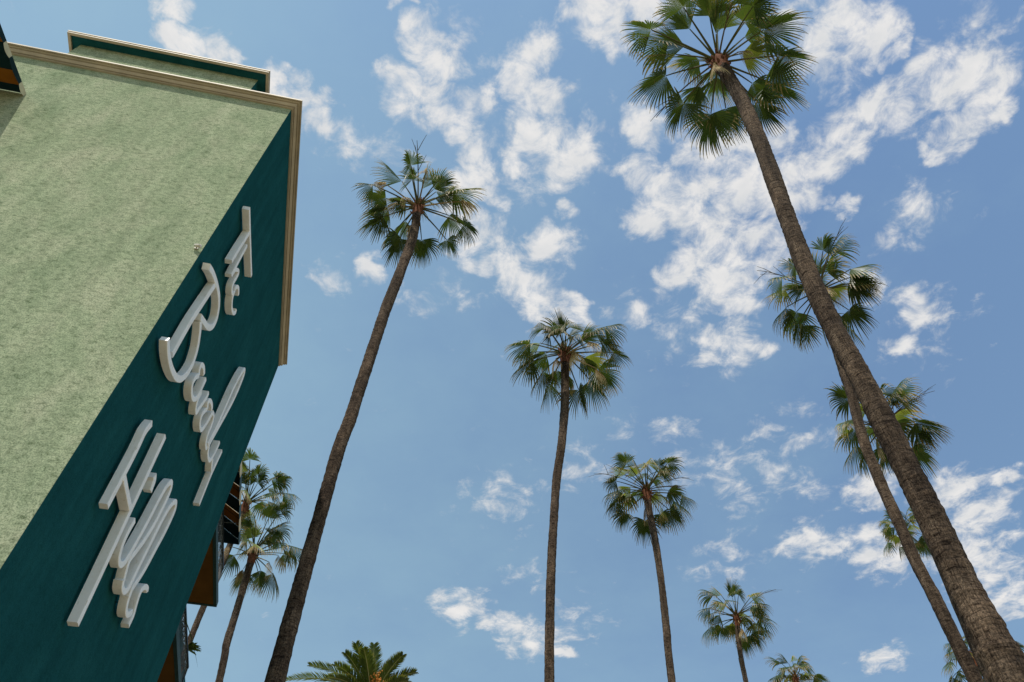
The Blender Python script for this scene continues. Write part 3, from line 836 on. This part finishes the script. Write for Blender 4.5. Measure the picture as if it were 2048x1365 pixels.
fan_palm([(1294,988,13),(1300,1030,14),(1310,1080,14),(1322,1160,14),(1333,1260,15),(1344,1365,16)], 33.0,
 [(615,305),(500,280),(750,290,'yellow'),(880,310),(980,280),(370,490),(400,595),(540,560,'yellow'),(490,640,'yellow'),(370,745),(480,865),(710,955),(890,880),(1000,835),
  (860,615,'yellow'),(990,600),(1150,655),(900,370),(1050,720)],
 'fan palm with bare arching flower stalks and a gently curved trunk', 13, 28, 16, 0.09, 4, stalks=[(1240,455),(1200,590),(1150,575),(105,405),(290,340)], zoom=(1170, 880, 5.936))
fan_palm([(1474,1240,9),(1478,1290,10),(1485,1330,10),(1492,1365,10)], 41.0,
 [(600,280),(650,300),(440,310,'yellow'),(350,300),(300,470),(350,520),(320,680),(440,690),(570,670),(710,825),(810,765),(850,640),(920,560),(870,420),(800,330,'yellow'),(680,510,'yellow'),(940,690),(520,380)],
 'small distant fan palm with a bushy dark crown and one bright yellowish leaf', 14, 26, 14, 0.12, 4, stalks=[(1105,240)], zoom=(1370, 1140, 6.066))
fan_palm([(1592,1362,8),(1597,1400,8),(1604,1450,9)], 46.0,
 [(1552,1352),(1570,1335),(1588,1328),(1606,1330),(1560,1370),(1628,1352),(1640,1362),(1610,1345,'yellow'),(1580,1350,'yellow'),(1620,1380),(1572,1390)],
 'distant fan palm whose crown top only shows above its neighbours', 15, 24, 10, 0.2, 5)
fan_palm([(1440,128,27),(1478,190,28),(1512,265,30),(1540,340,32),(1572,430,34),(1606,520,37),(1640,600,39),(1680,680,41),(1716,745,44),(1765,840,47),(1800,910,50),(1835,980,53),(1880,1072,58),(1928,1175,63),(1965,1245,68),(2002,1316,76),(2028,1365,82)], 18.0,
 [(600,370),(470,330),(450,610),(590,830),(720,690),(810,915),(930,870),(1140,670),(1285,665),(1190,830),(1345,450),(1235,240),(1080,180),(1150,50),(640,235),(800,130),(590,60),(700,490),(860,240,'yellow'),(1080,300),(850,620),(330,240)],
 'tallest fan palm with a thick leaning trunk, its crown seen from straight below', 16, 36, 40, 0.035, 3, stalks=[(370,945),(985,25)], zoom=(1220, 0, 4.0136))
fan_palm([(1638,588,18),(1665,670,18),(1685,737,19),(1704,793,19),(1717,845,20),(1733,898,21),(1757,956,22),(1767,980,22),(1799,1050,23),(1830,1121,24),(1866,1189,25),(1902,1262,27),(1953,1365,29)], 25.5,
 [(810,300),(890,300),(540,430),(410,570),(440,680,'yellow'),(560,620),(450,855),(550,900),(570,1020),(620,1025),(780,965),(1080,560),(1080,480),(1090,620),(1110,640),(880,660,'yellow'),(1060,880),(1050,1020),(830,480)],
 'fan palm whose crown peeks out from behind the thick leaning trunk', 17, 30, 20, 0.07, 4, stalks=[(1010,65),(165,495)], zoom=(1480, 440, 4.875))
fan_palm([(1767,862,14),(1800,940,14),(1845,1050,15),(1890,1155,15),(1930,1252,16),(1980,1365,17)], 27.0,
 [(440,330),(480,560),(420,590,'yellow'),(500,690),(520,855),(620,940),(760,750),(840,880),(1150,890),(1215,590),(1215,735),(960,510,'yellow'),(1000,330,'yellow'),(960,230),(860,330),(800,270),(1280,620)],
 'fan palm with bare flower stalks and a pale trunk squeezed between two darker ones', 18, 28, 16, 0.1, 3, stalks=[(1420,240),(1290,330),(1230,378),(300,210)], zoom=(1620, 740, 5.687))
fan_palm([(1808,1064,8),(1837,1128,8),(1868,1192,8),(1906,1270,9),(1955,1365,9)], 52.0,
 [(1775,1040),(1780,1062),(1775,1085),(1800,1030),(1815,1020),(1830,1035),(1835,1085),(1845,1070),(1800,1095),(1790,1070,'yellow'),(1820,1050,'yellow'),(1850,1095)],
 'far small fan palm half hidden behind two crossing trunks', 19, 24, 10, 0.2, 4)
fan_palm([(1950,1318,9),(1956,1350,9),(1966,1400,10)], 42.0,
 [(1905,1288),(1900,1322),(1915,1345),(1935,1275),(1950,1265),(1975,1270),(1995,1290),(2015,1288),(2010,1310),(1905,1355),(1985,1350),(1925,1300,'yellow'),(1965,1330)],
 'low distant fan palm hidden behind the thick trunk base, leaves showing on both sides', 20, 24, 10, 0.2, 4)
fan_palm([(491,1012,12),(452,1110,12),(408,1212,12),(384,1270,12),(346,1365,13)], 36.0,
 [(450,110),(490,200),(570,225),(600,235),(430,285,'yellow'),(520,345),(440,455),(420,180,'yellow'),(560,300),(380,250),(370,330),(640,300)],
 'fan palm behind the balconies, its pale trunk showing below the upper balcony', 21, 26, 14, 0.12, 5, zoom=(340, 880, 2.8145))
fan_palm([(505,1113,14),(497,1140,14),(476,1212,14),(452,1292,15),(438,1365,15)], 34.0,
 [(480,585,'yellow'),(430,540,'yellow'),(360,650),(415,750),(510,735),(575,755),(610,650,'dead'),(640,640,'yellow'),(610,575),(590,505),(620,400),(555,440),(480,480),(440,560),(335,600,'dead'),(680,600),(560,690,'dead')],
 'fan palm with brown-tipped leaves beside the balconies', 22, 28, 16, 0.1, 4, zoom=(340, 880, 2.8145))

# ------------------------------------------------------------------ feather palm low in front of the sky
def feather_palm():
    rng = random.Random(5)
    depth = 30.0
    d = ray(742, 1402); rg = depth * math.hypot(d[0], d[1]); t = rg / math.hypot(d[0], d[1]); C = CAM + d * t
    base = np.array([C[0], C[1], 0.0]); palm = empty('date_palm', tuple(base))
    tag(palm, 'date palm with feathery arching leaves and orange fruit, rising beside the tall trunk', 'palm tree')
    make_trunk([C, C * [1, 1, .6] , C * [1, 1, .2], C * [1, 1, 0] + [0, 0, -.1]], [0.32, 0.34, 0.36, 0.45], palm, rng, 16, 0.15, base)
    tips = [(712,1288,.9),(748,1290,.95),(805,1311,.7),(620,1331,.5),(691,1307,.7),(815,1362,.3),(570,1362,.2),(655,1355,.35),(840,1390,.1),(600,1400,.0),(780,1330,.8),(670,1330,.6),(728,1300,.9),(830,1345,.4)]
    for px, py, lift in tips:
        dd = ray(px, py); dn = unit(dd); tc = (C - CAM) @ dn; end = CAM + dn * (tc + rng.uniform(-0.7, 0.7)) - base
        c0 = C - base; v = end - c0; L = np.linalg.norm(v); md = c0 + v * 0.5 + np.array([0, 0, L * (0.16 + 0.12 * (1 - lift))])
        pts = [(1-s)**2*c0 + 2*s*(1-s)*md + s*s*end for s in np.linspace(0, 1, 30)]
        rib = MB(); rib.tube(pts, list(np.linspace(0.030, 0.006, 30)), 4)
        fr = rib.build('feather_frond', MAT['midrib'], palm)
        V = []; F = []; UV = []
        for i in range(4, 30):
            p = pts[i]; tt = unit(pts[min(i+1, 29)] - pts[i-1]); side = unit(np.cross(tt, np.array([0, 0, 1.0]) + 0.01)); nn = np.cross(side, tt)
            for half in (0, 0.33, 0.66):
                pp = p + (pts[min(i+1, 29)] - p) * half
                ll = 0.44 * math.sin(math.pi * min(1, 0.12 + 0.86 * (i + half) / 30)) ** 0.6 + 0.06
                for sg in (-1, 1):
                    dv = unit(tt * rng.uniform(0.75, 1.1) + side * sg * rng.uniform(0.8, 1.1) + nn * rng.uniform(0.15, 0.5))
                    w = unit(np.cross(dv, nn)) * 0.019
                    e = pp + dv * ll + np.array([0, 0, -0.10 * ll]); m_ = pp + dv * ll * 0.5; k = len(V)
                    V += [pp - w*.6, pp + w*.6, m_ + w, m_ - w, e]; F += [(k, k+1, k+2, k+3), (k+3, k+2, k+4)]
                    uu = rng.random(); UV += [(uu, 0.1), (uu, 0.1), (uu, 0.5), (uu, 0.5), (uu, 0.85)]
        mesh('leaflets', V, F, MAT['feather'], fr, UV)
    fb = MB(); q = ray(755, 1357); qn = unit(q); cc = CAM + qn * ((C - CAM) @ qn - 0.4) - base
    for k in range(46):
        a = cc + np.array([rng.gauss(0, .14), rng.gauss(0, .14), rng.gauss(-.05, .13)])
        fb.tube([a + [0, 0, .03], a, a - [0, 0, .03]], [0.012, 0.028, 0.012], 5)
    for k in range(12):
        a = cc + np.array([rng.gauss(0, .14), rng.gauss(0, .14), rng.gauss(0, .1)]); fb.tube([C - base, 0.5*(C - base + a) + [0, 0, .15], a], 0.008, 4)
    fb.build('fruit_cluster', MAT['fruit'], palm)


feather_palm()

# ------------------------------------------------------------------ potted plant on the lower balcony
def balcony_plant():
    rng = random.Random(9)
    xr = XO - 0.20
    q = on_plane(374, 1290, 0, xr)
    zf = SLAB_Z - STOREY + 0.23
    base = RL.T @ np.array([xr, q[1], zf]) + CORNER
    p = empty('potted_plant', tuple(base), YAW); tag(p, 'leafy potted plant poking over the lower balcony railing', 'plant')
    b = MB(); b.tube([(0, 0, 0), (0, 0, 0.02), (0, 0, 0.32), (0, 0, 0.34)], [0.09, 0.10, 0.14, 0.15], 12); b.build('pot', MAT['clay'], p, True)
    top = q[2] - zf
    b = MB(); b.tube([(0, 0, 0.30), (0.02, 0.02, 0.6 * top), (0.05, 0, top)], [0.025, 0.02, 0.012], 6); b.build('stem', MAT['petiole'], p)
    def lf(p0, d, L, w):
        d = unit(np.array(d, float)); s = unit(np.cross(d, [0, 0, 1.0])); V = []; F = []; UV = []
        for k in range(7):
            u = k / 6; c = np.array(p0) + d * L * u + np.array([0, 0, -0.25 * L * u * u]); ww = w * math.sin(math.pi * (0.06 + 0.92 * u)) ** 0.8
            V += [c - s * ww, c + np.array([0, 0, -0.15 * ww]), c + s * ww]; UV += [(0.3, u * .7)] * 3
            if k: a = (k-1) * 3; F += [(a, a+1, a+4, a+3), (a+1, a+2, a+5, a+4)]
        mesh('leaf', V, F, MAT['feather'], p, UV)
    for k in range(14):
        an = rng.uniform(-0.9, 0.9); lf((0.05, 0, top * rng.uniform(0.86, 1.0)), (math.cos(an), math.sin(an), rng.uniform(-0.1, 0.7)), rng.uniform(0.25, 0.45), 0.05)
    e = on_plane(399, 1312, 0, XO + 0.65); e2 = np.array([e[0] - xr, e[1] - q[1], e[2] - zf]); s0 = np.array([0.0, e2[1], 0.75 * top])
    lf(s0, e2 - s0 + [0, 0, .12], np.linalg.norm(e2 - s0), 0.085)


balcony_plant()
